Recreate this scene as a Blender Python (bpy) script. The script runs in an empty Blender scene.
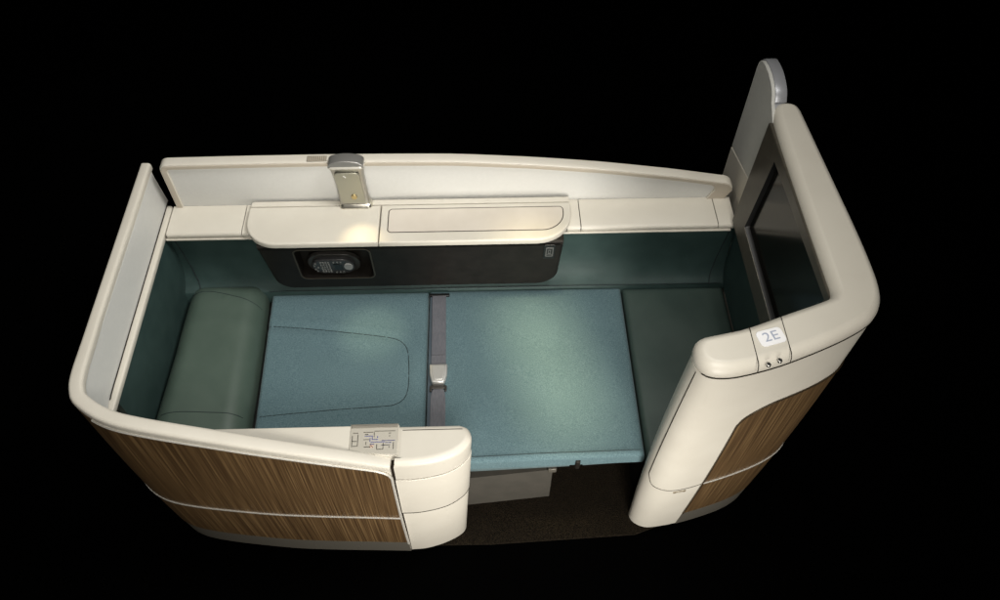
import bpy, bmesh, math, random
from mathutils.bvhtree import BVHTree
from mathutils import Vector, Matrix
random.seed(4)
scn = bpy.context.scene
COL = scn.collection
TREES = {}
WP = {}                                     # world position of each object's origin

# ------------------------------------------------------------------ materials
def mat(name, base, rough=0.5, metal=0.0, spec=0.5, coat=0.0):
    m = bpy.data.materials.new(name); m.use_nodes = True
    b = m.node_tree.nodes['Principled BSDF']
    b.inputs['Base Color'].default_value = (*base, 1)
    b.inputs['Roughness'].default_value = rough
    b.inputs['Metallic'].default_value = metal
    b.inputs['Specular IOR Level'].default_value = spec
    b.inputs['Coat Weight'].default_value = coat
    return m
def nd(m, t, **kw):
    n = m.node_tree.nodes.new(t)
    for k, v in kw.items():
        if k in n.inputs.keys(): n.inputs[k].default_value = v
        else: setattr(n, k, v)
    return n
def lk(m, a, b): m.node_tree.links.new(a, b)
def vary(m, c0, c1, scale, detail=3, coords='Object', bump=0.0, bscale=None, bdist=0.001, stretch=None, lo=.35, hi=.65):
    b = m.node_tree.nodes['Principled BSDF']
    tc = nd(m, 'ShaderNodeTexCoord')
    src = tc.outputs[coords]
    if stretch:
        mp = nd(m, 'ShaderNodeMapping'); mp.inputs['Scale'].default_value = stretch
        lk(m, src, mp.inputs['Vector']); src = mp.outputs['Vector']
    n = nd(m, 'ShaderNodeTexNoise', Scale=scale, Detail=detail)
    lk(m, src, n.inputs['Vector'])
    r = nd(m, 'ShaderNodeValToRGB')
    r.color_ramp.elements[0].position = lo; r.color_ramp.elements[0].color = (*c0, 1)
    r.color_ramp.elements[1].position = hi; r.color_ramp.elements[1].color = (*c1, 1)
    lk(m, n.outputs['Fac'], r.inputs['Fac']); lk(m, r.outputs['Color'], b.inputs['Base Color'])
    if bump:
        n2 = nd(m, 'ShaderNodeTexNoise', Scale=bscale or scale, Detail=2)
        lk(m, src, n2.inputs['Vector'])
        bp = nd(m, 'ShaderNodeBump', Strength=bump, Distance=bdist)
        lk(m, n2.outputs['Fac'], bp.inputs['Height']); lk(m, bp.outputs['Normal'], b.inputs['Normal'])
    return m

CREAM = vary(mat('cream_moulding', (.62, .575, .49), .42), (.595, .562, .490), (.62, .588, .515), 9, bump=.10, bscale=420, bdist=.0006)
CREAMDARK = mat('beige_trim', (.50, .44, .34), .45)
GREYP = vary(mat('grey_laminate', (.5, .5, .48), .5), (.60, .60, .575), (.615, .615, .59), 90, stretch=(1, 1, 1), bump=.06, bscale=500, bdist=.0005)
TEAL = vary(mat('teal_leather', (.04, .085, .08), .58, 0, .32), (.025, .049, .046), (.033, .061, .057), 14, bump=.25, bscale=380, bdist=.0008)
TEAL2 = vary(mat('sage_leather', (.07, .10, .085), .5), (.058, .088, .070), (.070, .102, .082), 10, bump=.28, bscale=300, bdist=.0009)
OTTO = vary(mat('dark_sage_leather', (.05, .075, .065), .5), (.038, .062, .054), (.048, .074, .064), 10, bump=.28, bscale=300, bdist=.0009)
STITCH = mat('seam_thread', (.012, .022, .024), .8)
SEAM = mat('dark_gap', (.018, .014, .010), .9, 0, .05)
CONS = vary(mat('console_brown_black', (.018, .015, .012), .5, 0, .22), (.009, .0075, .006), (.013, .011, .009), 25, bump=.1, bscale=500, bdist=.0005)
BLACK = mat('black_plastic', (.006, .006, .006), .4)
BLACKG = mat('black_gloss', (.006, .006, .006), .12)
KEYS = mat('grey_keys', (.20, .20, .19), .5)
KEYL = mat('pale_dial', (.34, .34, .33), .45)
HANDM = mat('handset_case', (.035, .035, .036), .3)
CHROME = mat('polished_trim', (.80, .77, .70), .30, .45)
SATIN = vary(mat('satin_metal', (.5, .48, .42), .3, 1.0), (.42, .41, .385), (.50, .49, .45), 30)
STEELD = mat('steel_edge', (.42, .43, .46), .35, .4)
BEZEL = vary(mat('bronze_grey_bezel', (.05, .045, .036), .38), (.055, .049, .038), (.067, .060, .046), 30)
SCREEN = mat('display_glass', (.006, .0055, .004), .14, 0, .38)
PLINTH = mat('grey_plinth', (.13, .12, .10), .45, .3)
PED = vary(mat('pedestal_grey', (.14, .13, .10), .6), (.054, .050, .041), (.064, .058, .048), 20)
STRAPM = vary(mat('belt_webbing', (.14, .13, .15), .7), (.092, .096, .112), (.128, .130, .146), 60, stretch=(6, 1, 1), bump=.3, bscale=400)
BUCK = mat('buckle_metal', (.58, .58, .56), .35, .6)
WHITE = mat('label_white', (.86, .86, .88), .45)
INK = mat('label_ink', (.36, .40, .50), .6)
BLUE = mat('panel_blue', (.18, .20, .55), .6)
LINE = mat('panel_line', (.24, .22, .18), .6)
PANELM = mat('panel_plate', (.45, .425, .365), .42, .15)
REDM = mat('panel_peach', (.62, .45, .36), .6)
FLOORM = mat('studio_black', (.0008, .0008, .0008), 1.0, 0, 0.0)

def fabric():
    m = mat('blue_weave', (.09, .17, .18), .85, 0, .25)
    b = m.node_tree.nodes['Principled BSDF']
    b.inputs['Sheen Weight'].default_value = .12; b.inputs['Sheen Roughness'].default_value = .4
    tc = nd(m, 'ShaderNodeTexCoord')
    n = nd(m, 'ShaderNodeTexNoise', Scale=300, Detail=2, Roughness=.7)
    n3 = nd(m, 'ShaderNodeTexNoise', Scale=6, Detail=3)
    v = nd(m, 'ShaderNodeTexVoronoi', Scale=330)
    for q in (n, n3, v): lk(m, tc.outputs['Object'], q.inputs['Vector'])
    r = nd(m, 'ShaderNodeValToRGB')
    r.color_ramp.elements[0].position = .30; r.color_ramp.elements[0].color = (.060, .110, .127, 1)
    r.color_ramp.elements[1].position = .72; r.color_ramp.elements[1].color = (.142, .218, .238, 1)
    lk(m, n.outputs['Fac'], r.inputs['Fac'])
    mx = nd(m, 'ShaderNodeMixRGB', blend_type='MULTIPLY'); mx.inputs['Fac'].default_value = .25
    r2 = nd(m, 'ShaderNodeValToRGB')
    r2.color_ramp.elements[0].position = .3; r2.color_ramp.elements[0].color = (.75, .78, .78, 1)
    r2.color_ramp.elements[1].position = .7; r2.color_ramp.elements[1].color = (1.05, 1.05, 1.05, 1)
    lk(m, n3.outputs['Fac'], r2.inputs['Fac'])
    lk(m, r.outputs['Color'], mx.inputs['Color1']); lk(m, r2.outputs['Color'], mx.inputs['Color2'])
    lk(m, mx.outputs['Color'], b.inputs['Base Color'])
    bp = nd(m, 'ShaderNodeBump', Strength=.5, Distance=.0012)
    lk(m, v.outputs['Distance'], bp.inputs['Height']); lk(m, bp.outputs['Normal'], b.inputs['Normal'])
    return m
FABRIC = fabric()

def wood():
    m = mat('walnut_veneer', (.16, .085, .035), .40, 0, .5, .45)
    b = m.node_tree.nodes['Principled BSDF']; b.inputs['Coat Roughness'].default_value = .36
    uv = nd(m, 'ShaderNodeUVMap'); uv.uv_map = 'grain'
    mp = nd(m, 'ShaderNodeMapping'); mp.inputs['Scale'].default_value = (235, 1.9, 1)
    mp.inputs['Rotation'].default_value = (0, 0, math.radians(0))
    lk(m, uv.outputs['UV'], mp.inputs['Vector'])
    n = nd(m, 'ShaderNodeTexNoise', Scale=1.0, Detail=1, Roughness=.7); lk(m, mp.outputs['Vector'], n.inputs['Vector'])
    mp2 = nd(m, 'ShaderNodeMapping'); mp2.inputs['Scale'].default_value = (300, 5.0, 1)
    lk(m, uv.outputs['UV'], mp2.inputs['Vector'])
    n2 = nd(m, 'ShaderNodeTexNoise', Scale=1.0, Detail=3); lk(m, mp2.outputs['Vector'], n2.inputs['Vector'])
    r = nd(m, 'ShaderNodeValToRGB')
    e = r.color_ramp.elements
    e[0].position = .28; e[0].color = (.054, .030, .013, 1)
    e[1].position = .74; e[1].color = (.215, .135, .060, 1)
    mid = e.new(.52); mid.color = (.110, .064, .027, 1)
    lk(m, n.outputs['Fac'], r.inputs['Fac'])
    r2 = nd(m, 'ShaderNodeValToRGB')
    r2.color_ramp.elements[0].position = .3; r2.color_ramp.elements[0].color = (.80, .79, .78, 1)
    r2.color_ramp.elements[1].position = .7; r2.color_ramp.elements[1].color = (1.12, 1.12, 1.11, 1)
    lk(m, n2.outputs['Fac'], r2.inputs['Fac'])
    mx = nd(m, 'ShaderNodeMixRGB', blend_type='MULTIPLY'); mx.inputs['Fac'].default_value = 1
    lk(m, r.outputs['Color'], mx.inputs['Color1']); lk(m, r2.outputs['Color'], mx.inputs['Color2'])
    lk(m, mx.outputs['Color'], b.inputs['Base Color'])
    rr = nd(m, 'ShaderNodeMapRange'); rr.inputs['To Min'].default_value = .34; rr.inputs['To Max'].default_value = .5
    lk(m, n.outputs['Fac'], rr.inputs['Value']); lk(m, rr.outputs['Result'], b.inputs['Roughness'])
    return m
WOOD = wood()

def carpetmat():
    m = mat('brown_carpet', (.05, .035, .02), 1.0, 0, .1)
    vary(m, (.002, .0015, .001), (.027, .020, .012), 270, 4, bump=1.0, bscale=300, bdist=.006, lo=.34, hi=.74)
    return m
CARPET = carpetmat()

# ------------------------------------------------------------------ helpers
def thing(name, label, cat, loc=(0, 0, 0), group=None):
    o = bpy.data.objects.new(name, None); COL.objects.link(o)
    o.location = loc; o.empty_display_size = .1
    o['label'] = label; o['category'] = cat
    if group: o['group'] = group
    WP[o.name] = Vector(loc)
    return o
def tag(o, label=None, cat=None, group=None, kind=None):
    if label: o['label'] = label
    if cat: o['category'] = cat
    if group: o['group'] = group
    if kind: o['kind'] = kind
    return o
def mesh_obj(name, verts, faces, m, parent=None, angle=38, uvs=None, smooth=True, fix=True):
    V = [Vector(v) for v in verts]
    lo = Vector((min(v.x for v in V), min(v.y for v in V), min(v.z for v in V)))
    hi = Vector((max(v.x for v in V), max(v.y for v in V), max(v.z for v in V)))
    c = Vector(((lo.x+hi.x)/2, (lo.y+hi.y)/2, lo.z))
    me = bpy.data.meshes.new(name)
    me.from_pydata([v-c for v in V], [], faces)
    if uvs:
        ul = me.uv_layers.new(name='grain')
        for lp in me.loops: ul.data[lp.index].uv = uvs[lp.vertex_index]
    me.validate(); me.update()
    if fix:
        bm = bmesh.new(); bm.from_mesh(me)
        bmesh.ops.recalc_face_normals(bm, faces=bm.faces)
        bm.to_mesh(me); bm.free()
    me.polygons.foreach_set('use_smooth', [smooth]*len(me.polygons))
    if smooth: me.set_sharp_from_angle(angle=math.radians(angle))
    me.materials.append(m)
    o = bpy.data.objects.new(name, me); COL.objects.link(o)
    if parent:
        o.parent = parent; o.location = c-WP[parent.name]
    else: o.location = c
    WP[o.name] = c
    return o
class MB:                                   # several shapes collected into ONE mesh
    def __init__(s): s.v = []; s.f = []
    def add(s, vf):
        k = len(s.v); s.v += [tuple(p) for p in vf[0]]; s.f += [tuple(i+k for i in f) for f in vf[1]]; return s
    def build(s, name, m, parent=None, **kw): return mesh_obj(name, s.v, s.f, m, parent, **kw)

def spline(P, n):
    P = [Vector(p) for p in P]; out = []
    L = [0]
    for a, b in zip(P, P[1:]): L.append(L[-1]+(b-a).length)
    Q = [P[0]*2-P[1]]+P+[P[-1]*2-P[-2]]
    for i in range(n+1):
        s = L[-1]*i/n; k = 0
        while k < len(P)-2 and s > L[k+1]: k += 1
        t = (s-L[k])/(L[k+1]-L[k]); a, b, c, d = Q[k:k+4]
        out.append(.5*((2*b)+(c-a)*t+(2*a-5*b+4*c-d)*t*t+(3*b-a-3*c+d)*t**3))
    return out
def rrect(x0, x1, y0, y1, r, n=6):
    r = [r]*4 if not isinstance(r, (list, tuple)) else r        # bl, br, tr, tl
    out = []
    for (cx, cy, a0, rr) in ((x0+r[0], y0+r[0], 180, r[0]), (x1-r[1], y0+r[1], 270, r[1]), (x1-r[2], y1-r[2], 0, r[2]), (x0+r[3], y1-r[3], 90, r[3])):
        for i in range(n+1):
            a = math.radians(a0+90*i/n); out.append((cx+rr*math.cos(a), cy+rr*math.sin(a)))
    return out
def inset(poly, d):                         # offset of a counter-clockwise outline, d > 0 inwards
    n = len(poly); out = []
    P = [Vector((p[0], p[1])) for p in poly]
    for i in range(n):
        p = P[i]
        a = p-P[i-1]; j = i-1
        while a.length < 1e-6: j -= 1; a = p-P[j]
        b = P[(i+1) % n]-p; j = i+1
        while b.length < 1e-6: j += 1; b = P[(j+1) % n]-p
        a.normalize(); b.normalize()
        n1 = Vector((-a.y, a.x)); n2 = Vector((-b.y, b.x)); m = n1+n2
        if m.length < 1e-6: m = n1
        m.normalize(); c = max(.45, m.dot(n1)); q = p+m*(d/c); out.append((q.x, q.y))
    return out
def rings_vf(rings, cap0=True, cap1=True, closed=True):
    n = len(rings[0]); v = [p for r in rings for p in r]; f = []
    for k in range(len(rings)-1):
        for i in range(n if closed else n-1):
            j = (i+1) % n; f.append((k*n+i, k*n+j, (k+1)*n+j, (k+1)*n+i))
    if cap0: f.append(tuple(range(n-1, -1, -1)))
    if cap1: f.append(tuple((len(rings)-1)*n+i for i in range(n)))
    return v, f
def slab_vf(outline, to3, d0, d1, r=0.0, r0=0.0, steps=4):
    rings = []
    def ring(ins, d): rings.append([to3(a, b, d) for a, b in (inset(outline, ins) if ins else outline)])
    s0 = 1 if d1 > d0 else -1
    if r0:
        for i in range(steps+1):
            a = math.pi/2*i/steps; ring(r0*(1-math.sin(a)), d0+s0*r0*(1-math.cos(a)))
    else: ring(0, d0)
    if r:
        for i in range(steps+1):
            a = math.pi/2*i/steps; ring(r*(1-math.cos(a)), d1-s0*r*(1-math.sin(a)))
    else: ring(0, d1)
    if r: ring(r+.0015, d1)
    if r0: rings.insert(0, [to3(a, b, d0) for a, b in inset(outline, r0+.0015)])
    return rings_vf(rings)
XY = lambda a, b, d: (a, b, d)
XZ = lambda a, b, d: (a, d, b)
YZ = lambda a, b, d: (d, a, b)
def box_vf(x0, x1, y0, y1, z0, z1, r=.004):
    rad = min(r*1.5, (x1-x0)*.45, (y1-y0)*.45)
    rr = min(r, rad*.8, (z1-z0)*.45)
    return slab_vf(rrect(x0, x1, y0, y1, rad, 3), XY, z0, z1, rr, rr, 3)
def sweep_vf(path, prof, up=(0, 0, 1), caps=True):
    P = [Vector(p) for p in path]; up = Vector(up); rings = []
    for i, p in enumerate(P):
        t = (P[min(i+1, len(P)-1)]-P[max(i-1, 0)]).normalized()
        s = t.cross(up)
        if s.length < 1e-4: s = t.cross(Vector((1, 0, 0)))
        s.normalize(); u = s.cross(t)
        rings.append([tuple(p+s*a+u*b) for a, b in prof])
    return rings_vf(rings, caps, caps)
def circ(r, n=10): return [(r*math.cos(2*math.pi*i/n), r*math.sin(2*math.pi*i/n)) for i in range(n)]
def tube_vf(path, r, n=8, up=(0, 0, 1)): return sweep_vf(path, circ(r, n), up)
def disc_vf(c, r, h, n=20, to3=XY):
    return slab_vf([(c[0]+r*math.cos(2*math.pi*i/n), c[1]+r*math.sin(2*math.pi*i/n)) for i in range(n)], to3, c[2], c[2]+h, min(abs(h)*.4, r*.3))
def cushion_vf(x0, x1, y0, y1, z0, z1, r=.02, crown=.006, nx=40, ny=40, wob=.0015, skew=None, seed=0):
    """upholstered block: rounded rim, softly crowned top, small dents"""
    rnd = random.Random(seed); ph = [(rnd.uniform(5, 22), rnd.uniform(5, 22), rnd.uniform(0, 6.28)) for _ in range(6)]
    def prof(n):                            # parameters packed towards the rim
        return [.5-.5*math.cos(math.pi*i/n) for i in range(n+1)]
    U, W = prof(nx), prof(ny); v = []; f = []
    for j in W:
        for i in U:
            x = x0+(x1-x0)*i; y = y0+(y1-y0)*j
            dx = min(x-x0, x1-x); dy = min(y-y0, y1-y)
            def fall(d): return 0 if d >= r else r-math.sqrt(max(0, r*r-(r-d)**2))
            z = z1-max(fall(dx), fall(dy), min(r, math.hypot(fall(dx), fall(dy))))
            cr = crown*(1-(2*i-1)**4)*(1-(2*j-1)**4)
            w = sum(math.sin(a*x+b*y+c) for a, b, c in ph)*wob/2.4
            ed = min(1, min(dx, dy)/(r*1.5))
            v.append([x, y, z+cr+w*ed])
    n = nx+1
    for j in range(ny):
        for i in range(nx): f.append((j*n+i, j*n+i+1, (j+1)*n+i+1, (j+1)*n+i))
    rim = [i for i in range(n)]+[j*n+nx for j in range(1, ny+1)]+[ny*n+i for i in range(nx-1, -1, -1)]+[j*n for j in range(ny-1, 0, -1)]
    k = len(v)
    for q in rim: v.append([v[q][0], v[q][1], z0])
    m = len(rim)
    for q in range(m): f.append((rim[q], k+q, k+(q+1) % m, rim[(q+1) % m]))
    f.append(tuple(range(k, k+m)))
    if skew:
        for p in v: p[0], p[1] = skew(p[0], p[1])
    return v, f
def lerp(a, b, t): return a+(b-a)*t
def interp(tab, x):
    if x <= tab[0][0]: return tab[0][1]
    for (a, b), (c, d) in zip(tab, tab[1:]):
        if x <= c: return b+(d-b)*(x-a)/(c-a)
    return tab[-1][1]

# ------------------------------------------------------------------ setting
fl = MB().add(([(-30, -30, -.012), (30, -30, -.012), (30, 30, -.012), (-30, 30, -.012)], [(0, 1, 2, 3)]))
tag(fl.build('studio_floor', FLOORM), kind='structure')
cpt = [(.10, -.015), (.40, -.062), (.81, -.085), (1.10, -.088), (1.62, -.066), (1.80, -.005), (2.0, .07), (2.04, .85), (0, .85), (.0, .1)]
tag(MB().add(slab_vf(cpt, XY, -.008, .002, .002)).build('carpet', CARPET), kind='structure')

# ------------------------------------------------------------------ head-end shell
TOP = spline([(-.060, .925, .905), (-.060, .70, .905), (-.060, .45, .905), (-.060, .22, .905), (-.060, .10, .905), (-.050, .045, .903), (-.026, .008, .900), (.052, -.040, .893),
              (.155, -.066, .880), (.375, -.092, .836), (.535, -.105, .797), (.70, -.115, .755), (.815, -.122, .726)], 110)
BOT = spline([(-.055, .925, 0), (-.055, .70, 0), (-.055, .45, 0), (-.055, .30, 0), (-.051, .19, 0), (-.043, .12, 0), (-.018, .050, 0), (.036, -.010, 0),
              (.140, -.046, 0), (.375, -.080, 0), (.535, -.092, 0), (.70, -.099, 0), (.815, -.104, 0)], 110)
NH = len(TOP)
ARC = [0]
for a, b in zip(TOP, TOP[1:]): ARC.append(ARC[-1]+(b-a).length)
def hull_norm(i):
    t = TOP[min(i+1, NH-1)]-TOP[max(i-1, 0)]
    return Vector((t.y, -t.x, 0)).normalized()*-1   # towards inside is +n below
def hull_pt(fi, z, off=0.0):
    i = min(int(fi), NH-2); t = fi-i
    a = TOP[i].lerp(TOP[i+1], t); b = BOT[i].lerp(BOT[i+1], t)
    k = z/a.z
    bulge = .010*math.sin(math.pi*min(1, max(0, k)))
    tt = TOP[i+1]-TOP[i]; nn = Vector((tt.y, -tt.x, 0)).normalized()
    if nn.dot(Vector((-.5, -1, 0))) < 0: nn = -nn
    p = b.lerp(a, k); p.z = z
    return p+nn*(off+bulge)
def hull_top(fi):
    i = min(int(fi), NH-2); return TOP[i].lerp(TOP[i+1], fi-i).z
def patch(name, ptf, u0, u1, nu, z0f, z1f, nz, thick, m, parent, uarc, **kw):
    """a panel laid on a shell surface, with its own thickness"""
    v = []; uv = []; f = []
    for layer, off in ((0, thick), (1, -.004)):
        for i in range(nu+1):
            u = u0+(u1-u0)*i/nu
            for j in range(nz+1):
                z = lerp(z0f(u), z1f(u), j/nz)
                v.append(tuple(ptf(u, z, off))); uv.append((uarc(u), z))
    n = nz+1; k = (nu+1)*n
    for i in range(nu):
        for j in range(nz):
            q = (i*n+j, (i+1)*n+j, (i+1)*n+j+1, i*n+j+1)
            f.append(q); f.append(tuple(k+x for x in reversed(q)))
    rim = [i*n for i in range(nu+1)]+[nu*n+j for j in range(1, n)]+[i*n+nz for i in range(nu-1, -1, -1)]+[j for j in range(nz-1, 0, -1)]
    for a, b in zip(rim, rim[1:]+rim[:1]): f.append((a, b, k+b, k+a))
    return mesh_obj(name, v, f, m, parent, uvs=uv, **kw)
def uarcH(u):
    i = min(int(u), NH-2); return lerp(ARC[i], ARC[i+1], u-i)

hs = thing('suite_shell', 'curved head-end shell with a sloping cream rim and brown wood-grain outside', 'seat shell', (-.04, .4, 0))
TH = .022
v = []; f = []
LEV = 7
for k in range(LEV):
    ring_o = []; ring_i = []
    for i in range(NH):
        zt = TOP[i].z-.012; z = .006+(zt-.006)*k/(LEV-1)
        ring_o.append(tuple(hull_pt(min(i, NH-1.001), z))); ring_i.append(tuple(hull_pt(min(i, NH-1.001), z, -TH-.010*math.sin(math.pi*z/TOP[i].z))))
    v.append(ring_o+ring_i[::-1])
mesh_obj('shell_wall', *rings_vf(v), CREAM, hs)
capprof = rrect(-.0215, .0215, -.016, .012, [.004, .004, .011, .011], 4)
def rimw(i): return interp([(0, .034), (38, .034), (52, .040), (80, .043), (NH, .040)], i)
RR = []
for i in range(NH):
    q = TOP[min(i+1, NH-1)]-TOP[max(i-1, 0)]; nn = Vector((q.y, -q.x, 0)).normalized()
    if nn.dot(Vector((-.5, -1, 0))) < 0: nn = -nn
    wd = rimw(i)
    RR.append([tuple(hull_pt(min(i, NH-1.001), TOP[i].z)+nn*(.003-wd*(.5-a))+Vector((0, 0, b))) for a, b in rrect(-.5, .5, -.016, .012, .0, 1) if False] or
              [tuple(hull_pt(min(i, NH-1.001), TOP[i].z)+nn*(.003-wd/2+a*wd/.043)+Vector((0, 0, b))) for a, b in capprof])
mesh_obj('rim', *rings_vf(RR), CREAM, hs)
U0, U1 = 18, NH-1.02
TRZ = .365
def wood_top(u):
    z = hull_top(u)-.022
    d = (U1-u)                                   # rounded corner at the armrest end
    w = 3.2
    if d < w: z -= .035*(1-math.sqrt(max(0, 1-((w-d)/w)**2)))
    return z
patch('wood_panel', hull_pt, U0, U1, 130, lambda u: TRZ+.004, wood_top, 10, .003, WOOD, hs, uarcH)
patch('wood_panel', hull_pt, U0, U1, 110, lambda u: .112, lambda u: TRZ-.004, 4, .003, WOOD, hs, uarcH)
patch('plinth', hull_pt, U0, NH-1.02, 90, lambda u: .002, lambda u: .104, 2, .001, PLINTH, hs, uarcH)
trim = [hull_pt(U0+(U1-U0)*i/120, TRZ, .003) for i in range(121)]
mesh_obj('trim_strip', *sweep_vf(trim, rrect(-.003, .003, -.004, .004, .0015, 2)), CHROME, hs)
edge = [hull_pt(60+(U1-60)*i/120, wood_top(60+(U1-60)*i/120)+.003, .0035) for i in range(121)]
zz = edge[-1].z
edge += [hull_pt(U1, lerp(zz, .105, i/14), .0035) for i in range(1, 15)]
mesh_obj('edge_trim', *tube_vf(edge, .0042, 8, up=(.3, -.9, .25)), CHROME, hs)
# inside of the left wall
def inner_pt(u, z, off): return hull_pt(u, z, -interp([(.755, .041), (.90, .029)], z)-off-.006*math.sin(math.pi*min(1, z/.9)))
patch('side_panel', inner_pt, 1.2, 62, 70, lambda u: .754, lambda u: hull_top(u)-.013, 6, .002, GREYP, hs, uarcH)
mesh_obj('ledge_gap', *tube_vf([inner_pt(1.3+i*(49/40), .7550, .0040) for i in range(41)], .0018, 6), SEAM, hs)
mesh_obj('ledge', *box_vf(-.030, .003, .035, .885, .728, .752, .006), CREAM, hs)
lin = [(-.002, .735), (.000, .70), (.000, .62), (-.003, .52), (-.010, .44), (-.012, .36), (-.004, .16), (-.016, .16), (-.019, .38), (-.016, .735)]
mesh_obj('upholstered_liner', *rings_vf([[(x, y, z) for x, z in lin] for y in (.11, .2, .4, .6, .77)]), TEAL, hs)

# ------------------------------------------------------------------ armrest cabinet
ac = thing('armrest_cabinet', 'cream armrest block with rounded end in front of the bed', 'armrest', (.9, -.05, 0))
def arm_ring(z, ins=0.0, grow=0.0):
    t = z/.75
    fr_t = spline([(.818, -.120, 0), (.88, -.120, 0), (.95, -.110, 0), (1.000, -.092, 0), (1.032, -.068, 0), (1.046, -.044, 0), (1.045, -.024, 0), (1.035, -.006, 0), (1.012, .004, 0)], 30)
    fr_b = spline([(.812, -.102, 0), (.87, -.098, 0), (.93, -.082, 0), (.975, -.062, 0), (1.000, -.044, 0), (1.009, -.030, 0), (1.009, -.018, 0), (1.000, -.004, 0), (.980, .004, 0)], 30)
    r = [(lerp(b.x, a.x, t), lerp(b.y, a.y, t)) for a, b in zip(fr_t, fr_b)]
    r += [(.95, .004), (.90, .004), (.842, .004)]
    xl = lerp(.8180, .8255, t)
    bul = .009*math.sin(math.pi*t)
    r = [(x, y-bul*(1 if i < 16 else 0 if i > 30 else (30-i)/15)) for i, (x, y) in enumerate(r)]
    r = [(x if i > 2 else xl+.003*i, y) for i, (x, y) in enumerate(r)]; r[-1] = (xl, .004)
    q = inset(r, ins-grow)
    return [(x, y, z) for x, y in q]
def arm_seg(name, z0, z1, rt, rb, grow=0.0, m=CREAM):
    R = []
    for i in range(5):
        a = math.pi/2*i/4; R.append(arm_ring(z0+rb*(1-math.cos(a)), rb*(1-math.sin(a)), grow))
    for i in range(7):
        a = math.pi/2*i/6; R.append(arm_ring(z1-rt*(1-math.sin(a)), rt*(1-math.cos(a)), grow))
    R.append(arm_ring(z1, rt+.002, grow))
    return mesh_obj(name, *rings_vf(R), m, ac)
arm_seg('top_cover', .650, .750, .020, .003)
arm_seg('middle_cover', .398, .6465, .003, .003, .002)
arm_seg('lower_cover', .004, .3945, .003, .004)
mesh_obj('core', *rings_vf([arm_ring(z, .008) for z in (.02, .7)]), SEAM, ac)
fil = []
for k in range(8):
    z = .02+.70*k/7; t = z/.75; xl = lerp(.8180, .8255, t); yb = lerp(-.098, -.116, t)-.008*math.sin(math.pi*t)
    fil.append([(.8155, yb, z), (xl+.010, yb, z), (xl+.010, -.02, z), (.8155, -.02, z)])
mesh_obj('joint_filler', *rings_vf(fil), SEAM, ac)
sr = arm_ring(.3965, 0, .0012)
mesh_obj('cover_seam', *tube_vf([q for i, q in enumerate(sr) if i <= 28], .0016, 6), SEAM, ac)
mesh_obj('panel_hinge', *box_vf(.7005, .8345, -.0065, .0055, .7530, .7550, .001), mat('hinge_grey', (.26, .24, .20), .4, .4), ac)
mesh_obj('lid_seam', *tube_vf([(.848, -.014, .7500), (.95, -.014, .7502), (1.020, -.014, .7500)], .0011, 6), SEAM, ac)
ct = [(.18, .004), (.18, -.030), (.37, -.058), (.53, -.072), (.70, -.082), (.838, -.094), (.838, .004)]
mesh_obj('countertop', *slab_vf(ct, XY, .715, .750, .004), CREAM, ac)
mesh_obj('inner_side', *box_vf(.20, .98, -.012, .003, .06, .712, .002), CREAM, ac)
# control panel with its printed keys
cp = mesh_obj('control_panel', *slab_vf([(.699, -.082), (.836, -.092), (.836, .006), (.699, .006)], XY, .7505, .7535, .001), PANELM, ac)
PZ = .7537
def line(x0, y0, x1, y1, w=.0016):
    if abs(x1-x0) >= abs(y1-y0): return box_vf(min(x0, x1), max(x0, x1), (y0+y1)/2-w/2, (y0+y1)/2+w/2, PZ-.0004, PZ+.0003, .0002)
    return box_vf((x0+x1)/2-w/2, (x0+x1)/2+w/2, min(y0, y1), max(y0, y1), PZ-.0004, PZ+.0003, .0002)
mk = MB()
mk.add(line(.707, -.022, .722, -.022, .003)); mk.add(line(.706, -.048, .720, -.048)); mk.add(line(.722, -.026, .722, -.064)); mk.add(line(.706, -.030, .706, -.066))
mk.add(line(.708, -.063, .720, -.063)); mk.add(line(.737, -.020, .765, -.020, .0024)); mk.add(line(.768, -.017, .828, -.017, .0024)); mk.add(line(.768, -.02, .768, -.036))
mk.add(line(.738, -.043, .755, -.043, .002)); mk.add(line(.746, -.050, .746, -.060)); mk.add(line(.740, -.066, .760, -.066)); mk.add(line(.777, -.058, .777, -.074)); mk.add(line(.777, -.074, .795, -.074, .002))
mk.add(line(.795, -.054, .795, -.074)); mk.add(line(.812, -.030, .812, -.035)); mk.add(line(.809, -.024, .816, -.024)); mk.add(line(.812, -.064, .812, -.070)); mk.add(line(.824, -.052, .824, -.074))
mk.build('printed_keys', LINE, cp, smooth=False)
bl = MB()
bl.add(line(.741, -.032, .763, -.032, .0022)); bl.add(line(.763, -.031, .763, -.044, .0022)); bl.add(line(.763, -.043, .780, -.043, .0022)); bl.add(line(.755, -.038, .759, -.050, .0022)); bl.add(line(.759, -.051, .800, -.051, .0022))
bl.add(line(.790, -.047, .828, -.047, .002)); bl.add(line(.800, -.051, .818, -.056, .002)); bl.add(line(.757, -.057, .770, -.057, .002)); bl.add(line(.778, -.033, .778, -.038, .003))
bl.add(line(.790, -.061, .815, -.061, .0016)); bl.add(line(.741, -.027, .752, -.027, .0014))
bl.build('seat_diagram', BLUE, cp, smooth=False)
MB().add(line(.757, -.064, .768, -.064, .010)).build('peach_key', REDM, cp, smooth=False)

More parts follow.
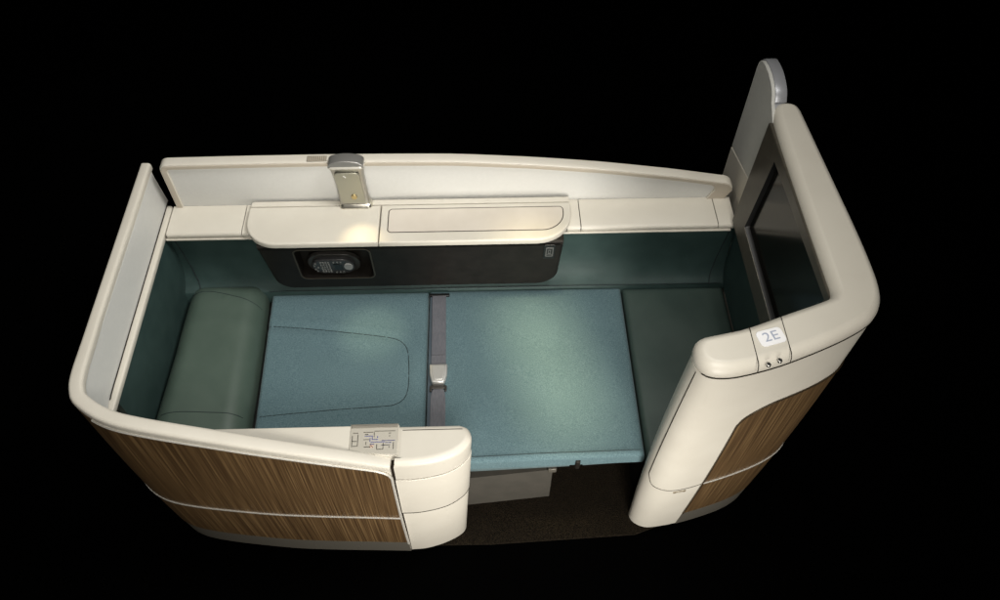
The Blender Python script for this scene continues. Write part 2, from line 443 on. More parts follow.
# ------------------------------------------------------------------ side wall at the back
bw = thing('window_side_partition', 'long cream partition with pale panel running behind the shelf', 'partition', (1, .89, 0))
topz = [(-.1, .960), (.0, .961), (.3, .965), (.625, .966), (.987, .960), (1.25, .941), (1.491, .914), (1.75, .874), (2.0, .826)]
def tz(x): return interp(topz, x)
TZS = spline([(a, b, 0) for a, b in topz], 200)
def tzs(x):
    return min(TZS, key=lambda p: abs(p.x-x)).y
def wall_loop(x0, x1, dz, r0, r1, zb):
    L = []
    for i in range(9): L.append((x0, lerp(zb, tz(x0)-dz-r0, i/8)))
    for i in range(1, 9):
        a = math.pi-math.pi/2*i/8; L.append((x0+r0+r0*math.cos(a), tz(x0+r0)-dz-r0+r0*math.sin(a)))
    for i in range(1, 60):
        x = lerp(x0+r0, x1-r1, i/60); L.append((x, tz(x)*.5+tzs(x)*.5-dz))
    zc = tz(x1-r1)-dz-r1
    for i in range(0, 13):
        a = math.pi/2-math.pi/2*i/12; L.append((x1-r1+r1*math.cos(a), zc+r1*math.sin(a)))
    for i in range(1, 60): L.append((lerp(x1, x0, i/60), lerp(min(zb, zc), zb, i/60)))
    return L[::-1]
outer = wall_loop(.020, 1.972, 0, .030, .046, .73)
inner = wall_loop(.046, 1.905, .022, .010, .026, .735)
Y0, Y1 = .865, .912
R = [[(x, Y1-.02, z) for x, z in inner], [(x, Y0+.002, z) for x, z in inner], [(x, Y0, z) for x, z in inset(inner, -.002)],
     [(x, Y0, z) for x, z in inset(outer, .010)], [(x, Y0+.003, z) for x, z in inset(outer, .003)], [(x, Y0+.010, z) for x, z in outer],
     [(x, Y1-.010, z) for x, z in outer], [(x, Y1, z) for x, z in inset(outer, .010)], [(x, Y1, z) for x, z in inset(inner, -.002)], [(x, Y1-.02, z) for x, z in inner]]
mesh_obj('frame', *rings_vf(R, False, False), CREAM, bw)
ff = [[(x, Y0-.0004, z) for x, z in inset(inner, -.0025)], [(x, Y0-.0008, z) for x, z in inset(inner, -.0035)], [(x, Y0-.0008, z) for x, z in inset(outer, .0065)], [(x, Y0+.001, z) for x, z in inset(outer, .005)]]
mesh_obj('frame_face', *rings_vf(ff, False, False), mat('frame_shaded_beige', (.46, .41, .335), .45), bw)  # overlay ring: shading of the frame front put into a darker beige
mesh_obj('infill_panel', *slab_vf(inset(inner, -.004), XZ, Y1-.012, Y0+.008, 0), GREYP, bw)
vt = mesh_obj('vent', *box_vf(.512, .578, .8685, .895, .9645, .9668, .001), mat('vent_grey', (.30, .27, .22), .5), bw)
g = MB()
for i in range(9): g.add(box_vf(.516+i*.0068, .519+i*.0068, .871, .893, .9666, .9674, .0003))
g.build('slats', CREAMDARK, vt, smooth=False)
# shelf pieces
SZ = .760
def shelf(name, x0, x1):
    pr = [(.745, .736), (.7415, .742), (.7405, .750), (.743, .7565), (.749, SZ), (.872, SZ), (.872, .736)]
    return mesh_obj(name, *rings_vf([[(x, y, z) for y, z in pr] for x in (x0, x1)]), CREAM, bw, angle=50)
shelf('shelf', .012, .2655); shelf('shelf_joint', .2685, .300); shelf('shelf_joint', 1.384, 1.4285); shelf('shelf', 1.4315, 1.905); shelf('shelf_end', 1.908, 1.968)
mesh_obj('shelf_core', *box_vf(.02, 1.96, .752, .868, .734, .7555, .001), SEAM, bw)
mesh_obj('lip', *box_vf(.004, 1.955, .738, .752, .7285, .7355, .002), CREAM, bw)
# teal upholstered back under the shelf
pr = spline([(.762, .730, 0), (.772, .68, 0), (.775, .61, 0), (.768, .545, 0), (.750, .495, 0), (.728, .470, 0), (.716, .466, 0)], 18)
pts = [(p.x, p.y) for p in pr]+[(.712, .462), (.712, .40), (.80, .40), (.80, .730)]
def corner_x(i, n): return lerp(-.01, 1.99, i/n)
mesh_obj('upholstered_back', *rings_vf([[(x, y, z) for y, z in pts] for x in [corner_x(i, 12) for i in range(13)]]), TEAL, bw, angle=50)
sm = MB()
for x, b in ((.036, 1), (1.945, -1)):       # curved upright seams in both corners
    path = [(x+b*.035*(1-((t-.5)*2)**2)*(-.3)+b*(-.02+.035*t), interp([(.455, .700), (.466, .716), (.470, .728), (.495, .750), (.545, .768), (.61, .775), (.68, .772), (.73, .762)], z)-.001, z) for t, z in [(i/16, lerp(.728, .462, i/16)) for i in range(17)]]
    sm.add(tube_vf(path, .002, 6))
sm.add(tube_vf([(.30, .713, .4665), (1.0, .713, .4665), (1.97, .713, .4665)], .0014, 6))
sm.build('piping', STITCH, bw)

# ------------------------------------------------------------------ side console
sc = thing('side_console', 'cream topped console with dark curved body on the back shelf', 'console', (.84, .8, .49))
lid = rrect(.290, 1.395, .838, .863, .004, 3)
lid = [(.290, .8415), (1.395, .8415), (1.395, .864), (1.388, .866), (.300, .866), (.290, .862)]
mesh_obj('rear_lid', *slab_vf(lid, XY, .762, .783, .003), CREAM, sc)
def con_outline(x0, x1, y0, y1, rl, rr, n=12): return rrect(x0, x1, y0, y1, [rl, rr, .009, .009], n)
full = con_outline(.286, 1.397, .668, .838, .108, .125, 14)
def clipx(poly, xc, keep):
    out = []; n = len(poly)
    for i in range(n):
        a, b = poly[i], poly[(i+1) % n]
        ia, ib = keep*(a[0]-xc) >= 0, keep*(b[0]-xc) >= 0
        if ia: out.append(a)
        if ia != ib:
            t = (xc-a[0])/(b[0]-a[0]); out.append((xc, a[1]+(b[1]-a[1])*t))
    return out
mesh_obj('left_top', *slab_vf(clipx(full, .7385, -1), XY, .7615, .785, .006, .003), CREAM, sc)
mesh_obj('right_top', *slab_vf(clipx(full, .7415, 1), XY, .7615, .785, .006, .003), CREAM, sc)
tr = rrect(.770, 1.368, .712, .815, [.012, .075, .012, .012], 10)
LIDM = vary(mat('lid_laminate', (.6, .55, .48), .42), (.58, .53, .46), (.62, .57, .50), 9)
mesh_obj('tray_lid', *slab_vf(tr, XY, .782, .7868, .0012), LIDM, sc)
g = MB()
o2 = inset(tr, -.0015)
g.add(tube_vf([(a, b, .7852) for a, b in o2+o2[:1]], .0014, 6)); g.build('tray_gap', SEAM, sc)
# dark body, recess cut into its leaning front
def bodymap(a, b, d): return (a, d+.672+(.765-b)*.12, b)
bo = rrect(.345, 1.355, .488, .7612, [.062, .075, .004, .004], 10)
bo = [(lerp(a, a+(.02 if a < .8 else -.012)*(-1), (b-.488)/.28), b) for a, b in bo]
body = mesh_obj('console_body', *slab_vf(bo, bodymap, .12, 0, .014), CONS, sc)
cutv, cutf = slab_vf(rrect(.447, .700, .563, .742, .022, 6), bodymap, -.03, .052)
cm = bpy.data.meshes.new('cut'); cm.from_pydata([Vector(p)-WP[body.name] for p in cutv], [], cutf)
bm = bmesh.new(); bm.from_mesh(cm); bmesh.ops.recalc_face_normals(bm, faces=bm.faces); bm.to_mesh(cm); bm.free()
cut = bpy.data.objects.new('cut', cm); COL.objects.link(cut); cut.location = WP[body.name]
md = body.modifiers.new('b', 'BOOLEAN'); md.object = cut; md.operation = 'DIFFERENCE'; md.solver = 'EXACT'
bpy.context.view_layer.update()
nm = bpy.data.meshes.new_from_object(body.evaluated_get(bpy.context.evaluated_depsgraph_get()))
body.modifiers.clear(); body.data = nm; nm.set_sharp_from_angle(angle=math.radians(38))
bpy.data.objects.remove(cut)
fr = rrect(.440, .707, .556, .747, .026, 6); fi = inset(fr, .006)
R = [[bodymap(a, b, .004) for a, b in fr], [bodymap(a, b, -.002) for a, b in inset(fr, .001)], [bodymap(a, b, -.002) for a, b in inset(fr, .005)], [bodymap(a, b, .012) for a, b in inset(fr, .0065)]]
mesh_obj('recess_frame', *rings_vf(R, False, False), mat('recess_bronze', (.045, .036, .024), .35), sc)
so = mesh_obj('socket', *slab_vf(rrect(1.298, 1.338, .668, .752, .005, 3), bodymap, .004, -.004, .0015), BLACK, sc)
mesh_obj('socket_plate', *slab_vf(rrect(1.305, 1.332, .682, .738, .003, 3), bodymap, -.003, -.0052, .0006), mat('socket_grey', (.10, .10, .095), .4), so)
g = MB()
for a, b, c, d in ((1.309, 1.328, .726, .731), (1.309, 1.313, .700, .724), (1.316, 1.320, .706, .720), (1.323, 1.328, .700, .724), (1.309, 1.328, .690, .695)):
    g.add(slab_vf([(a, b_) for b_ in (c,)]+[(b, c), (b, d), (a, d)], bodymap, -.005, -.0058))
g.build('socket_mark', BLACK, so, smooth=False)

# handset in the recess
hd = thing('handset', 'dark oblong remote handset lying in the console recess', 'remote control', (.56, .70, .58))
def hmap(a, b, d): return (.562+(a-.567)*.88, d+.672+(.765-b)*.12+.024-(b-.64)*.10, b-.022)
mesh_obj('cradle', *slab_vf(rrect(.463, .672, .574, .708, .062, 10), hmap, .02, .004, .004), mat('cradle_grey', (.030, .028, .025), .4), hd)
mesh_obj('casing', *slab_vf(rrect(.482, .652, .588, .694, .050, 10), hmap, .012, -.012, .008), HANDM, hd)
g = MB()
for i in range(4):
    for j in range(5): g.add(slab_vf(rrect(.518+i*.0105, .5255+i*.0105, .604+j*.0165, .616+j*.0165, .002, 2), hmap, -.011, -.0145, .0008))
for (a, b) in ((.494, .628), (.494, .654), (.507, .641), (.500, .615), (.500, .668)): g.add(slab_vf(rrect(a-.004, a+.004, b-.005, b+.005, .003, 2), hmap, -.011, -.0142, .0008))
for a in (.574, .589, .602):
    for b in (.604, .678): g.add(slab_vf(rrect(a-.0035, a+.0035, b-.004, b+.004, .002, 2), hmap, -.011, -.0145, .0008))
g.build('keys', KEYS, hd)
mesh_obj('display', *slab_vf(rrect(.570, .603, .622, .664, .003, 2), hmap, -.011, -.0135, .0006), BLACKG, hd)
mesh_obj('dial', *slab_vf([(.628+.018*math.cos(i*.2618), .646+.024*math.sin(i*.2618)) for i in range(24)], hmap, -.011, -.016, .002), KEYL, hd)

# reading lamp
rl = thing('reading_lamp', 'small satin metal reading lamp with dark domed head behind the console', 'lamp', (.655, .845, .783))
def lamp_ring(cx, cy, w, d, z, n=6): return [(x, y, z) for x, y in rrect(cx-w/2, cx+w/2, cy-d/2, cy+d/2, min(w, d)*.35, n)]
LR = [(.653, .846, .106, .032, .792), (.652, .847, .103, .030, .81), (.651, .848, .101, .029, .85), (.649, .848, .101, .029, .89), (.647, .849, .104, .031, .925), (.646, .850, .110, .035, .950), (.645, .850, .117, .040, .966)]
mesh_obj('stem', *rings_vf([lamp_ring(*q) for q in LR]), SATIN, rl)
mesh_obj('foot', *rings_vf([lamp_ring(.654, .843, .112, .042, .7835), lamp_ring(.654, .843, .114, .044, .788), lamp_ring(.654, .844, .108, .038, .796), lamp_ring(.654, .845, .096, .032, .800)]), mat('lamp_foot_metal', (.74, .71, .62), .28, 1.0), rl)
def ell(cx, cy, cz, rx, ry, rz, a0, a1, n=24, m=8):
    R = []
    for k in range(m+1):
        a = math.radians(lerp(a0, a1, k/m)); R.append([(cx+rx*math.cos(a)*math.cos(2*math.pi*i/n), cy+ry*math.cos(a)*math.sin(2*math.pi*i/n), cz+rz*math.sin(a)) for i in range(n)])
    return rings_vf(R)
arch = [(.645+.0590, .969)]+[(.645+.0590*math.cos(math.pi*i/24), .972+.027*math.sin(math.pi*i/24)**.8) for i in range(25)]+[(.645-.0590, .969)]
mesh_obj('hood', *slab_vf(arch, XZ, .872, .830, .003, .003), mat('lamp_hood', (.30, .295, .28), .34, .55), rl, angle=50)
mesh_obj('rim', *rings_vf([lamp_ring(.645, .850, a, b, z) for a, b, z in ((.117, .040, .9655), (.121, .044, .967), (.1215, .0445, .971), (.119, .042, .9752))]), CHROME, rl)
fp = mesh_obj('face_plate', *slab_vf([(a, b) for a, b in rrect(.610, .692, .806, .950, .012, 4)], lambda a, b, d: (a-(b-.8)*.05, d+.8315-(max(0, b-.9)*.10), b), .004, -.002, .001), mat('lamp_plate', (.40, .39, .32), .40, .75), rl)
mesh_obj('knob', *slab_vf([(.655+.010*math.cos(i*.3927), .838+.012*math.sin(i*.3927)) for i in range(16)], XZ, .832, .824, .003), mat('brass_knob', (.60, .48, .25), .3, 1.0), rl)
g = MB()
g.add(tube_vf([(.632, .8262, .940), (.640, .8265, .933), (.637, .828, .920), (.643, .829, .908)], .0018, 6))
g.build('mark', WHITE, rl)

# ------------------------------------------------------------------ foot-end shell
fs = thing('foot_end_shell', 'tall cream foot-end shell with wood-grain flank beside the bed', 'seat shell', (1.85, 0, 0))
NF = 110
FT = spline([(1.632, .000, 0), (1.612, -.012, 0), (1.601, -.040, 0), (1.608, -.072, 0), (1.632, -.095, 0), (1.680, -.100, 0), (1.745, -.088, 0), (1.83, -.063, 0), (1.94, -.020, 0), (2.02, .018, 0), (2.072, .052, 0), (2.103, .095, 0), (2.116, .15, 0), (2.118, .23, 0), (2.114, .35, 0), (2.102, .55, 0), (2.084, .852, 0)], NF)
FB = spline([(1.650, .034, 0), (1.622, .030, 0), (1.606, .016, 0), (1.606, -.004, 0), (1.622, -.026, 0), (1.660, -.042, 0), (1.725, -.037, 0), (1.80, -.022, 0), (1.90, .006, 0), (1.97, .034, 0), (2.018, .066, 0), (2.045, .105, 0), (2.056, .16, 0), (2.058, .23, 0), (2.056, .35, 0), (2.05, .55, 0), (2.04, .852, 0)], NF)
FI = spline([(2.000, .852, 0), (2.004, .60, 0), (2.004, .40, 0), (2.003, .22, 0), (2.002, .160, 0), (1.998, .118, 0), (1.975, .106, 0), (1.94, .094, 0), (1.85, .064, 0), (1.74, .024, 0), (1.66, .006, 0)], 50)
FARC = [0]
for a, b in zip(FT, FT[1:]): FARC.append(FARC[-1]+(b-a).length)
ZC = 1.150
def foot_pt(fi, z, off=0.0):
    i = min(int(fi), NF-1); t = fi-i
    a = FT[i].lerp(FT[i+1], t); b = FB[i].lerp(FB[i+1], t); k = z/ZC
    tt = FT[i+1]-FT[i]; nn = Vector((tt.y, -tt.x, 0)).normalized()
    p = b.lerp(a, k); p += nn*(off+.012*math.sin(math.pi*min(1, max(0, k)))); p.z = z
    return p
R = []
for z in (.004, .1, .25, .42, .6, .8, .95, 1.08, ZC-.004):
    R.append([tuple(foot_pt(min(i, NF-.001), z)) for i in range(NF+1)]+[(p.x, p.y, z) for p in FI])
mesh_obj('shell_wall', *rings_vf(R), CREAM, fs)
capin = spline([(2.000, .832, 0), (1.996, .76, 0), (1.993, .60, 0), (1.992, .40, 0), (1.992, .20, 0), (1.992, .145, 0), (1.986, .118, 0), (1.965, .106, 0), (1.92, .089, 0), (1.85, .064, 0), (1.74, .024, 0), (1.66, .006, 0)], 60)
capout = [(p.x, p.y) for p in FT[:-2]]+[(2.082, .842), (2.074, .856), (2.060, .865), (2.040, .868), (2.020, .864), (2.006, .852)]+[(p.x, p.y) for p in capin]
RC = []
for ins, z in ((.006, ZC), (.0, ZC+.001), (-.002, ZC+.006), (-.002, 1.166), (.000, 1.176), (.004, 1.184), (.009, 1.190), (.015, 1.1945), (.021, 1.197), (.023, 1.197)):
    RC.append([(x, y, z) for x, y in inset(capout, ins)])
mesh_obj('rim', *rings_vf(RC), CREAM, fs, angle=60)
def fu(x):                                   # curve parameter on the front run at a given x
    for i in range(20, NF):
        if FT[i].x >= x and FT[i].y < .08: return i-(FT[i].x-x)/(FT[i].x-FT[i-1].x)
WU0 = fu(1.777); WU1 = NF-3
def fwt(u):
    z = .930
    d = u-WU0
    if d < 9: z -= .085*(1-math.sqrt(max(0, 1-((9-d)/9)**2)))
    return z
uarcF = lambda u: lerp(FARC[min(int(u), NF-1)], FARC[min(int(u)+1, NF)], u-int(u))
FTZ = .432
patch('wood_panel', foot_pt, WU0, WU1, 130, lambda u: FTZ+.004, fwt, 10, .003, WOOD, fs, uarcF)
patch('wood_panel', foot_pt, WU0, WU1, 110, lambda u: .128, lambda u: FTZ-.004, 4, .003, WOOD, fs, uarcF)
patch('plinth', foot_pt, WU0, WU1, 90, lambda u: .002, lambda u: .120, 2, .002, PLINTH, fs, uarcF)
mesh_obj('trim_strip', *sweep_vf([foot_pt(lerp(WU0, WU1, i/100), FTZ, .003) for i in range(101)], rrect(-.003, .003, -.004, .004, .0015, 2)), CHROME, fs)
eg = [foot_pt(WU0, lerp(.12, fwt(WU0), i/10), .003) for i in range(10)]+[foot_pt(lerp(WU0, WU1, i/120), fwt(lerp(WU0, WU1, i/120))+.0015, .003) for i in range(121)]
mesh_obj('edge_trim', *tube_vf(eg, .0022, 6, up=(.3, -.9, .25)), mat('bronze_edge', (.10, .07, .04), .3, .6), fs)
us = 6.8
mesh_obj('shell_seam', *tube_vf([foot_pt(lerp(us, WU0-.2, i/30), .405+.020*(abs(i/30-.55)/.55)**2+(.05*(1-i/4)**2 if i < 4 else 0), .0002) for i in range(31)], .0013, 6), SEAM, fs)
mesh_obj('shell_seam', *tube_vf([foot_pt(us, lerp(1.135, .475, i/20), .0002) for i in range(21)], .0012, 6, up=(1, 0, 0)), SEAM, fs)
mesh_obj('shell_seam', *tube_vf([foot_pt(min(i, NF-.001), ZC-.002, .0006) for i in range(8, NF+1)], .0016, 6), SEAM, fs)
ux = 31
mesh_obj('latch', *slab_vf(rrect(-.020, .020, .378, .392, .003, 2), lambda a, b, d: (foot_pt(15.5+a*80, b, d)), -.002, .0020, .001), mat('latch_bronze', (.30, .25, .18), .4, .3), fs)
mesh_obj('latch_slot', *slab_vf(rrect(-.012, .012, .384, .3885, .001, 2), lambda a, b, d: (foot_pt(15.5+a*80, b, d)), 0, .0026, 0), CREAM, fs)
# number plate set into the rim
def on_rim(a, b, d): return (a, b, 1.197+d)
g = MB()
for (x, ya, yb) in ((1.744, .018, -.086), (1.830, .046, -.060)):
    path = [(x, lerp(ya, yb, i/12), 1.1972) for i in range(13)]
    path += [(x, yb-.008, 1.193), (x, yb-.0125, 1.186), (x, yb-.0145, 1.177)]
    mesh_obj('plate_seam', *tube_vf(path, .0011, 6, up=(1, 0, 0)), SEAM, fs)
ang = math.radians(15)
def rot2(a, b): return (1.791+a*math.cos(ang)-b*math.sin(ang), -.014+a*math.sin(ang)+b*math.cos(ang))
npl = mesh_obj('number_plate', *slab_vf([rot2(a, b) for a, b in rrect(-.034, .034, -.0225, .0225, .011, 5)], XY, 1.1965, 1.1990, .0008), WHITE, fs)
tc = bpy.data.curves.new('t', 'FONT'); tc.body = '2E'; tc.size = .037; tc.align_x = 'CENTER'; tc.align_y = 'CENTER'; tc.extrude = .0004; tc.offset = 0; tc.space_character = 1.05
to = bpy.data.objects.new('t', tc); COL.objects.link(to)
bpy.context.view_layer.update()
tm = bpy.data.meshes.new_from_object(to.evaluated_get(bpy.context.evaluated_depsgraph_get()))
vs = []
for p in tm.vertices:
    q = rot2(p.co.x*1.12, p.co.y); vs.append((q[0], q[1], 1.1993+p.co.z))
fs_ = [tuple(p.vertices) for p in tm.polygons]
bpy.data.objects.remove(to)
mesh_obj('seat_number', vs, fs_, INK, npl, smooth=False, fix=False)
for x, y in ((1.770, -.0885), (1.800, -.0775)):
    b = mesh_obj('button', *disc_vf((x, y, 1.186), .0062, .006, 16), SATIN, fs)
    mesh_obj('button_hole', *disc_vf((x, y, 1.1915), .0040, .0012, 12), BLACK, b)
# inner foot liner
ft = [(1.985, .455), (1.990, .60), (1.975, .775), (2.008, .775), (2.008, .455)]
mesh_obj('upholstered_liner', *rings_vf([[(x, y, z) for x, z in ft] for y in (.12, .4, .70, .765)]), TEAL, fs)
inn = spline([(1.64, .018, 0), (1.74, .034, 0), (1.85, .074, 0), (1.95, .110, 0), (1.985, .16, 0)], 14)
mesh_obj('inner_liner', *rings_vf([[(p.x, p.y, z) for p in inn]+[(p.x+.005, p.y-.012, z) for p in inn[::-1]] for z in (.45, .8, 1.1)]), TEAL, fs)
# upright cream end beyond the shelf, under the tall grey panel
mesh_obj('corner_post', *slab_vf([(.775, .60), (1.02, .60), (1.045, .70), (1.045, .838), (.82, .895), (.775, .90)], YZ, 1.992, 2.034, .004, .004), CREAM, fs)

tp = thing('privacy_screen', 'tall grey privacy panel with metal edge rising behind the television', 'privacy panel', (2.01, .9, .83))
po = [(.78, .905), (1.046, .842), (1.046, 1.188), (1.043, 1.205), (1.033, 1.220), (1.016, 1.230), (.985, 1.236), (.945, 1.238), (.91, 1.233), (.885, 1.225), (.868, 1.213), (.855, 1.196), (.800, 1.165), (.78, 1.12)]
mesh_obj('panel', *slab_vf(po, YZ, 2.004, 1.994, .002), vary(mat('screen_grey', (.33, .33, .31), .5), (.54, .54, .51), (.56, .56, .53), 40), tp)
ed = [(2.022, y, z+.001) for y, z in po[2:12]]
ed = spline(ed, 40)
mesh_obj('metal_edge', *sweep_vf(ed, rrect(-.018, .018, -.004, .004, .0015, 2), up=(0, .3, 1)), STEELD, tp)
mesh_obj('back_skin', *slab_vf(inset(po, .003), YZ, 2.038, 2.005, 0), STEELD, tp)

# ------------------------------------------------------------------ television
tv = thing('television', 'large dark flat screen in a bronze grey bezel at the foot end', 'television', (1.97, .44, .77))
def tvm(a, b, d): return (1.950+(b-.773)*.0862-d, a, b)
bz = [(.100, .776), (.744, .776), (.747, .779), (.803, 1.160), (.800, 1.163), (.100, 1.166)]
hole = [(.138, .846), (.650, .846), (.653, .849), (.670, 1.121), (.667, 1.123), (.138, 1.140)]
R = [[tvm(a, b, -.030) for a, b in bz], [tvm(a, b, -.002) for a, b in bz], [tvm(a, b, 0) for a, b in inset(bz, .002)], [tvm(a, b, 0) for a, b in inset(hole, -.001)]]
mesh_obj('bezel', *rings_vf(R, False, False), BEZEL, tv)
mesh_obj('bezel_reveal', *rings_vf([[tvm(a, b, d) for a, b in inset(hole, e)] for e, d in ((-.0012, -.0003), (0, -.002), (0, -.022))], False, False), BLACK, tv)
mesh_obj('display', *slab_vf(inset(hole, -.002), tvm, -.030, -.016, 0), SCREEN, tv)
g = MB()
g.add(tube_vf([tvm(.652, .845, .0005), tvm(.40, .845, .0005), tvm(.14, .845, .0005)], .0012, 6)); g.build('highlight_edge', SATIN, tv)

# ------------------------------------------------------------------ bed seat
bed = thing('bed_seat', 'flat bed seat with green headrest and two blue woven cushions', 'bed', (.9, .35, .05))
hx = cushion_vf(.006, .300, .030, .756, .37, .498, .068, .014, 50, 70, .0034, seed=3)
hv = []
for x, y, z in hx[0]:
    s = (y-.38)/.36
    x -= .020*max(0, (.45-y)/.42)*max(0, 1-x/.25)
    x2 = x+.016*max(0, s)**3*(-1 if x > .16 else 1)*.6-.006*s*(1 if x > .1 else 0)
    hv.append((x2, y, z-.016*max(0, (abs(s)-.75)/.25)**2))
hr = mesh_obj('headrest', hv, hx[1], TEAL2, bed, angle=60)
def top_z(vf, x, y): return min(vf[0], key=lambda p: (p[0]-x)**2+(p[1]-y)**2)[2]
HV = (hv, hx[1])
def drop(vf, x, y):
    k = id(vf)
    if k not in TREES: TREES[k] = BVHTree.FromPolygons([Vector(p) for p in vf[0]], vf[1])
    h = TREES[k].ray_cast(Vector((x, y, 2)), Vector((0, 0, -1)))
    return h[0].z if h[0] else .45
p1 = spline([(.030, .690, 0), (.10, .690, 0), (.18, .668, 0), (.285, .632, 0)], 24)
p2 = spline([(.030, .190, 0), (.10, .195, 0), (.20, .190, 0), (.290, .186, 0)], 24)
for pp in (p1, p2): mesh_obj('stitching', *tube_vf([(p.x, p.y, drop(HV, p.x, p.y)+.0004) for p in pp], .0012, 6), STITCH, hr)
C1 = cushion_vf(.306, .8865, .022, .716, .395, .446, .016, .009, 120, 110, .0018, seed=1, skew=lambda x, y: (x+.022*(1-(y/.71))*max(0, (.6-x)/.3) if x < .6 else x, y))
def surf(vf, x, y, up=.0006): return drop(vf, x, y)+up
ust = [(.318, .572, 0), (.45, .553, 0), (.60, .531, 0), (.735, .511, 0), (.785, .496, 0), (.812, .468, 0), (.822, .425, 0), (.826, .36, 0), (.826, .305, 0), (.815, .262, 0), (.785, .238, 0), (.735, .230, 0), (.60, .222, 0), (.45, .212, 0), (.335, .204, 0)]
ust = spline(ust, 70)
for p in C1[0]:                              # the seam pulls the cushion in, the foam swells beside it
    if p[2] > .42 and p[0] < .87 and .16 < p[1] < .62:
        d = min(math.hypot(p[0]-q.x, p[1]-q.y) for q in ust)
        p[2] += -.0036*math.exp(-(d/.010)**2)+.0022*math.exp(-((d-.030)/.018)**2)
c1 = mesh_obj('seat_cushion', *C1, FABRIC, bed, angle=60)
mesh_obj('stitching', *tube_vf([(p.x, p.y, surf(C1, p.x, p.y)) for p in ust], .0014, 6), STITCH, c1)
C2 = cushion_vf(.8895, 1.602, .022, .716, .395, .449, .016, .011, 70, 70, .0022, seed=2, skew=lambda x, y: (x, y+.012*max(0, (x-1.05)/.55)*(1-y/.716) if x > 1.05 else y))
c2 = mesh_obj('leg_cushion', *C2, FABRIC, bed, angle=60)
g = MB()
g.add(tube_vf([(x, .040+.012*max(0, (x-1.05)/.55), surf(C2, x, .040+.012*max(0, (x-1.05)/.55), .0004)) for x in [lerp(.90, 1.59, i/30) for i in range(31)]], .0012, 6))
g.build('stitching', STITCH, c2)
VAL = vary(mat('valance_fabric', (.12, .18, .19), .7), (.09, .135, .145), (.115, .165, .175), 60, bump=.2, bscale=300)
def vfront(x): return .028+.012*max(0, (x-1.05)/.55)
def valance(x0, x1, zl, zr):
    n = 14; F_ = []; 
    for i in range(n+1):
        x = lerp(x0, x1, i/n); y = vfront(x); zb = lerp(zl, zr, i/n)
        F_.append([(x, y, .4000), (x, y-.0015, .392), (x, y+.002, zb+.004), (x, y+.005, zb), (x, y+.016, zb), (x, y+.016, .4000)])
    return rings_vf(F_)
g = MB(); g.add(valance(.86, 1.362, .352, .364)); g.build('valance', VAL, bed)
g = MB(); g.add(valance(1.406, 1.600, .366, .378)); g.build('valance', VAL, bed)
g = MB()
g.add(box_vf(1.3775, 1.3935, .021, .062, .378, .428, .003)); g.add(box_vf(1.366, 1.402, .040, .060, .365, .392, .003)); g.add(tube_vf([(1.376, .034, .392), (1.376, .034, .43)], .004, 6, up=(1, 0, 0))); g.add(tube_vf([(1.392, .034, .392), (1.392, .034, .43)], .004, 6, up=(1, 0, 0)))
g.build('hinge', mat('hinge_metal', (.012, .010, .008), .5, 0, .2), bed)
mesh_obj('bed_frame', *box_vf(.02, 1.60, .055, .715, .355, .3945, .004), BLACK, bed)
mesh_obj('pedestal', *rings_vf([[(.92, .052, z), (1.318, .086, z), (1.318, .55, z), (.92, .55, z)] for z in (.003, .236)]), PED, bed, smooth=False)
mesh_obj('bracket', *box_vf(1.300, 1.330, .074, .092, .236, .262, .003), PLINTH, bed)

ot = thing('ottoman', 'dark green leather foot cushion between the bed and the television', 'ottoman', (1.79, .36, .04))
OC = cushion_vf(1.608, 1.986, .012, .712, .39, .449, .018, .008, 50, 60, .0028, seed=7)
mesh_obj('cushion', *OC, OTTO, ot, angle=60)
mesh_obj('base', *box_vf(1.63, 1.98, .10, .70, .004, .389, .01), BLACK, ot)

# ------------------------------------------------------------------ seat belt
sb = thing('seat_belt', 'grey seat belt with pale metal buckle lying across the blue bed', 'seat belt', (.925, .35, .455))
def strap(ya, yb, xa, xb, wa, wb, wave, n=40):
    R = []
    for i in range(n+1):
        t = i/n; y = lerp(ya, yb, t); w = lerp(wa, wb, t); x = lerp(xa, xb, t)
        z = .4555+wave*abs(math.sin(t*7))*.6
        if .89 < x-w/2+.03: z = max(z, surf(C2, min(max(x, .905), 1.5), min(max(y, .01), .70), .003))
        R.append([(x-w/2, y, z), (x-w/2, y, z+.0022), (x+w/2, y, z+.0022), (x+w/2, y, z)])
    return rings_vf(R)
mesh_obj('strap', *strap(.690, .372, .926, .929, .050, .050, .003), STRAPM, sb, angle=30)
mesh_obj('strap_fold', *strap(.640, .44, .927, .928, .048, .048, .003)[0:1] if False else strap(.600, .425, .927, .928, .0485, .0485, .002), STRAPM, sb, angle=30)
for o in (bpy.data.objects['strap_fold'],): o.location.z += .0035
lower = spline([(.929, .292, .030), (.929, .262, .048), (.929, .15, .050), (.929, .020, .050)], 30)
R = []
for p in lower:
    z = surf(C2, .929, min(max(p.y, .036), .70), .003); w = p.z
    R.append([(p.x-w/2, p.y, z), (p.x-w/2, p.y, z+.0022), (p.x+w/2, p.y, z+.0022), (p.x+w/2, p.y, z)])
mesh_obj('strap', *rings_vf(R), STRAPM, sb, angle=30)
mesh_obj('border', *rings_vf([[(x, y, surf(C2, .91, min(max(y, .036), .70), .0006)+dz) for x, dz in ((.8935, 0), (.8935, .001), (.960, .001), (.960, 0))] for y in [lerp(.686, .024, i/30) for i in range(31)]]), mat('belt_border', (.055, .075, .095), .8), sb)
bk = [(-.029, .034), (-.031, .030), (-.030, -.004), (-.022, -.036), (-.018, -.040), (.018, -.040), (.022, -.036), (.030, -.004), (.031, .030), (.029, .034)]
bu = mesh_obj('buckle', *slab_vf([(.929+a, .345+b) for a, b in bk], XY, .458, .476, .005), BUCK, sb)
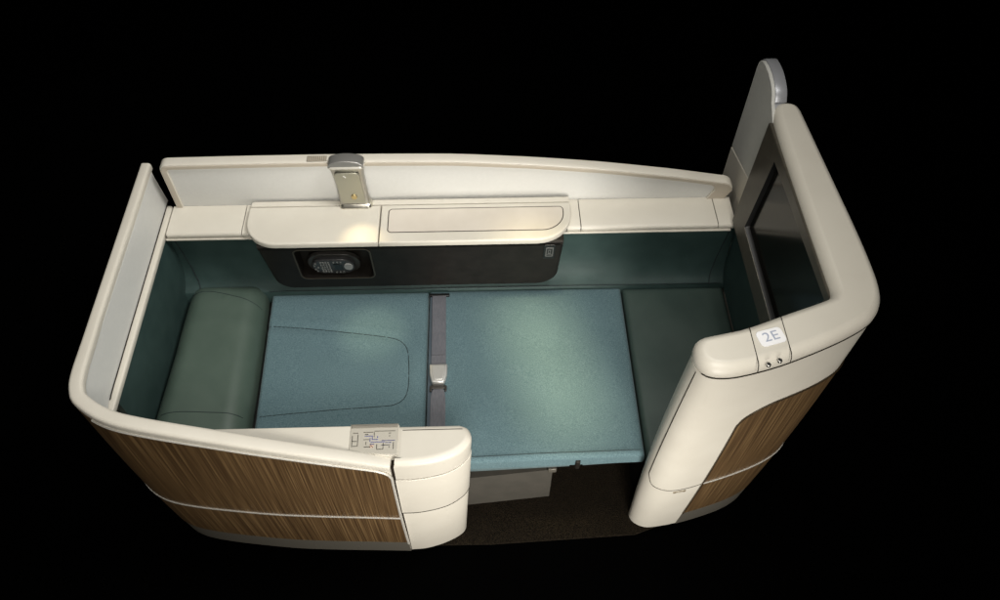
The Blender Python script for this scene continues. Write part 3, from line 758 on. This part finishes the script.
mesh_obj('buckle_flap', *slab_vf([(.929+a*.72, .346+b*.78) for a, b in bk], XY, .4755, .4785, .0015), BUCK, bu)
g = MB(); g.add(box_vf(.904, .954, .288, .303, .457, .463, .002)); g.add(box_vf(.9, .9075, .278, .300, .457, .464, .002)); g.add(box_vf(.9505, .958, .278, .300, .457, .464, .002))
g.build('tongue', mat('tongue_metal', (.08, .075, .07), .4, .8), sb)
mesh_obj('anchor_slot', *box_vf(.888, .964, .683, .695, .449, .459, .002), BLACK, sb)

# ------------------------------------------------------------------ camera
F = 800.0; P = math.radians(53.6); THY = .037; RO = .010
Cc = Vector((1.085, -1.086, 2.827))
fh = Vector((math.sin(THY), math.cos(THY), 0)); rt = Vector((math.cos(THY), -math.sin(THY), 0))
fw = fh*math.cos(P)+Vector((0, 0, -math.sin(P))); up = rt.cross(fw)
r2 = rt*math.cos(RO)+up*math.sin(RO); u2 = up*math.cos(RO)-rt*math.sin(RO)
cd = bpy.data.cameras.new('camera'); cd.sensor_width = 36; cd.lens = F/1000*36; cd.clip_end = 200; cd.clip_start = .01
co = bpy.data.objects.new('camera', cd); COL.objects.link(co)
M = Matrix.Identity(4)
for i in range(3): M[i][0] = r2[i]; M[i][1] = u2[i]; M[i][2] = -fw[i]; M[i][3] = Cc[i]
co.matrix_world = M
scn.camera = co

# ------------------------------------------------------------------ light
w = bpy.data.worlds.new('World'); scn.world = w; w.use_nodes = True
w.node_tree.nodes['Background'].inputs['Color'].default_value = (0, 0, 0, 1)
w.node_tree.nodes['Background'].inputs['Strength'].default_value = 0
def lamp(name, kind, loc, target, energy, color, **kw):
    l = bpy.data.lights.new(name, kind); l.energy = energy; l.color = color
    for k, v_ in kw.items(): setattr(l, k, v_)
    o = bpy.data.objects.new(name, l); COL.objects.link(o); o.location = loc
    o.rotation_euler = (Vector(target)-Vector(loc)).to_track_quat('-Z', 'Y').to_euler()
    return o
WARM = (1.0, .955, .88)
lamp('overhead_softbox', 'AREA', (1.05, .40, 3.7), (1.05, .3, .5), 34, (1, .97, .90), shape='RECTANGLE', size=2.3, size_y=1.3)
lamp('side_fill', 'AREA', (1.95, .25, 3.3), (.0, .5, .8), 10, (1, .98, .94), shape='SQUARE', size=.7, spread=math.radians(80))  # added fill, unseen source, brightens the inside of the head-end wall
lamp('front_softbox', 'AREA', (1.65, -2.3, .62), (1.25, 0, .50), 9, WARM, shape='RECTANGLE', size=.7, size_y=.5, spread=math.radians(60))
lamp('high_front_fill', 'AREA', (1.35, -1.9, 2.9), (1.05, .3, .5), 11, WARM, shape='RECTANGLE', size=1.2, size_y=.8, spread=math.radians(75))  # added fill from near the camera, lifts the back panel and interior
bs = lamp('bed_spot', 'AREA', (1.31, .38, 2.4), (1.31, .38, .45), .62, (1, .86, .50), shape='RECTANGLE', size=.08, size_y=.60, spread=math.radians(14))
bs.rotation_euler = (0, 0, math.radians(14))
lamp('pillow_spot', 'SPOT', (.72, .62, 1.9), (.69, .53, .45), 42, (1, .90, .55), spot_size=math.radians(12), spot_blend=1, shadow_soft_size=.03)
lamp('reading_spot', 'SPOT', (.655, .79, .945), (.690, .66, .785), 1.3, (1, .80, .46), spot_size=math.radians(60), spot_blend=1, shadow_soft_size=.012)

scn.view_settings.view_transform = 'Standard'
scn.view_settings.look = 'None'
scn.view_settings.exposure = 0
scn.render.engine = 'CYCLES'
